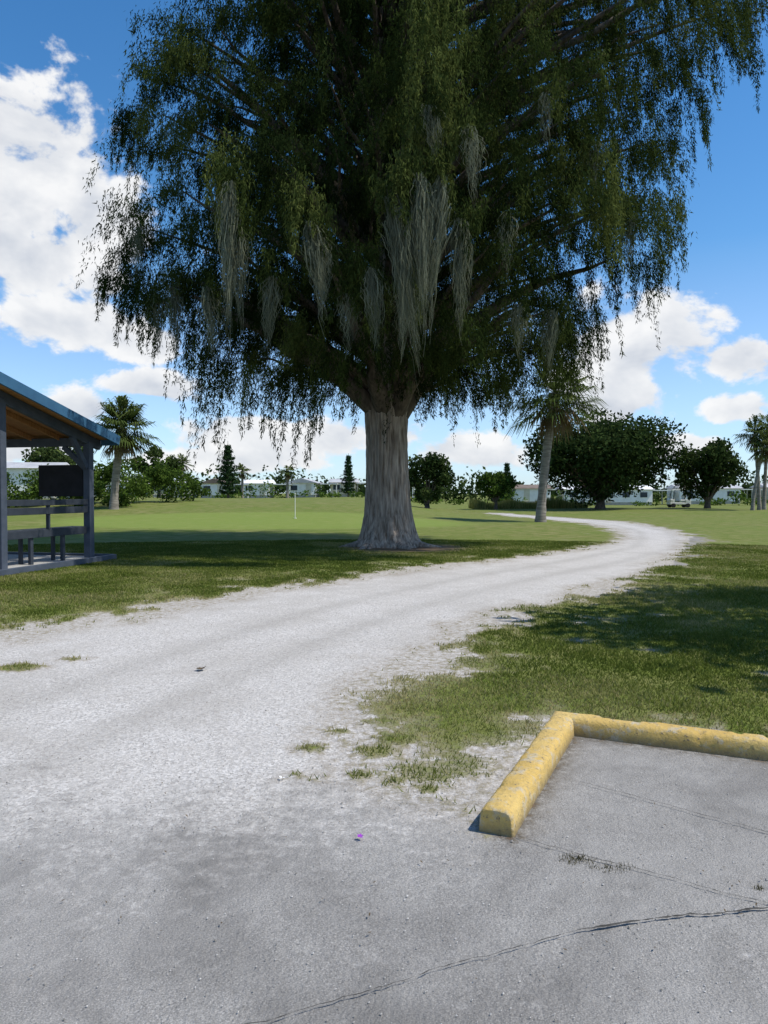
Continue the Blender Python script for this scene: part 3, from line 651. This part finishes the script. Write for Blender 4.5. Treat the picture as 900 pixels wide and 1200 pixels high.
# ------------------------------------------------------------ sky, sun, camera
SD=Vector((.54,-.12,.83)).normalized(); el=math.asin(SD.z)
w=bpy.data.worlds.new('sky'); scene.world=w; w.use_nodes=True; nt=w.node_tree; nt.nodes.clear()
try: w.cycles.sampling_method='NONE'
except Exception: pass
out=N(nt,'ShaderNodeOutputWorld'); sky=N(nt,'ShaderNodeTexSky'); sky.sky_type='NISHITA'; sky.sun_disc=False
sky.sun_elevation=el; sky.sun_rotation=math.atan2(SD.x,SD.y); sky.air_density=1.0; sky.dust_density=.2; sky.ozone_density=2.0
tc=N(nt,'ShaderNodeTexCoord'); sp_=N(nt,'ShaderNodeSeparateXYZ'); nt.links.new(tc.outputs['Generated'],sp_.inputs[0])
az=mth(nt,'ARCTAN2',sp_.outputs[0],sp_.outputs[1]); elv=mth(nt,'ARCSINE',sp_.outputs[2])
hs=N(nt,'ShaderNodeHueSaturation'); nt.links.new(maprange(nt,elv,0,.30,.8,1.32),hs.inputs['Saturation']); nt.links.new(sky.outputs[0],hs.inputs['Color'])
hs.inputs['Value'].default_value=1.12
skc=mixc(nt,maprange(nt,elv,.0,.28,1,0),hs.outputs[0],mixc(nt,1.0,hs.outputs[0],(.60,.78,1.08),'MULTIPLY'))
bg=N(nt,'ShaderNodeBackground'); bg.inputs[1].default_value=.15; nt.links.new(skc,bg.inputs[0])
def cvec(da,de,sy=1.35):
    c=N(nt,'ShaderNodeCombineXYZ'); nt.links.new(mth(nt,'ADD',az,da),c.inputs[0]); nt.links.new(mth(nt,'MULTIPLY',mth(nt,'ADD',elv,de),sy),c.inputs[1]); return c.outputs[0]
# cumulus banks: (azimuth deg, elevation deg, half-width deg, half-height deg)
CB=[(-25.8,20.3,8.5,7.0),(-21.0,18.5,5,5.0),(-27.5,22,5,5.0),(-25,15.5,9,3.0),(-23.3,11.8,7,2.2),(-18.5,10.8,4.5,1.4),(-17.5,7.8,3.5,1.1),(-22,6,2.6,1.3),
    (-6.5,4.2,11,1.7),(-11.5,2.6,7,1.1),(6.6,3.2,5,1.6),(18.4,10.6,5.6,4.6),(16.8,7.2,5.0,2.8),(25.2,9.0,2.8,1.4),(25.0,5.8,2.6,1.0),(21,3.2,3.5,1.0),(-26,3,6,1.3),
    (55,18,16,9),(-60,18,18,9),(120,18,26,9),(-140,20,26,9)]
B=None
for a_,e_,ra,re in CB:
    da=mth(nt,'MULTIPLY_ADD',az,1/math.radians(ra),-a_/ra); de=mth(nt,'MULTIPLY_ADD',elv,1/math.radians(re),-e_/re)
    r2=mth(nt,'MULTIPLY_ADD',da,da,mth(nt,'MULTIPLY',de,de))
    B=r2 if B is None else mth(nt,'MINIMUM',B,r2)
B=mth(nt,'MAXIMUM',mth(nt,'SUBTRACT',1.0,mth(nt,'SQRT',B)),-1.2)
nA=noise(nt,cvec(0,0),8,7,.58,.25); nB=noise(nt,cvec(-.02,.03),8,4,.55,.25); nC=noise(nt,cvec(3,1),24,4,.6)
dn=mth(nt,'ADD',mth(nt,'MULTIPLY',B,.95),mth(nt,'ADD',mth(nt,'MULTIPLY',mth(nt,'SUBTRACT',nA,.5),3.0),mth(nt,'MULTIPLY',mth(nt,'SUBTRACT',nC,.5),1.0)))
mask=maprange(nt,dn,.0,.36,smooth=True)
lit=mth(nt,'ADD',mth(nt,'MULTIPLY',mth(nt,'SUBTRACT',nA,nB),2.6),.76)
thick=maprange(nt,dn,.3,1.3,0,.28)
lit=mth(nt,'SUBTRACT',lit,thick,clamp=True)
cc=mixc(nt,lit,(.55,.60,.69),(1.0,1.0,1.0))
bg2=N(nt,'ShaderNodeBackground'); bg2.inputs[1].default_value=.97; nt.links.new(cc,bg2.inputs[0])
mx=N(nt,'ShaderNodeMixShader'); nt.links.new(mth(nt,'MULTIPLY',mask,.96),mx.inputs[0]); nt.links.new(bg.outputs[0],mx.inputs[1]); nt.links.new(bg2.outputs[0],mx.inputs[2]); nt.links.new(mx.outputs[0],out.inputs[0])
ld=bpy.data.lights.new('sun','SUN'); ld.energy=4.8; ld.angle=math.radians(.5); ld.color=(1,.95,.87)
lo=link(bpy.data.objects.new('sun',ld)); lo.rotation_euler=SD.to_track_quat('Z','Y').to_euler(); lo.location=(0,0,50)
cd=bpy.data.cameras.new('camera'); cd.sensor_fit='VERTICAL'; cd.sensor_height=36; cd.lens=26.4; cd.clip_end=6000; cd.clip_start=.05
co=link(bpy.data.objects.new('camera',cd)); co.location=(0,0,1.6); co.rotation_euler=(math.radians(90-1.43),0,0); scene.camera=co
scene.view_settings.view_transform='Standard'; scene.view_settings.look='None'; scene.view_settings.exposure=0
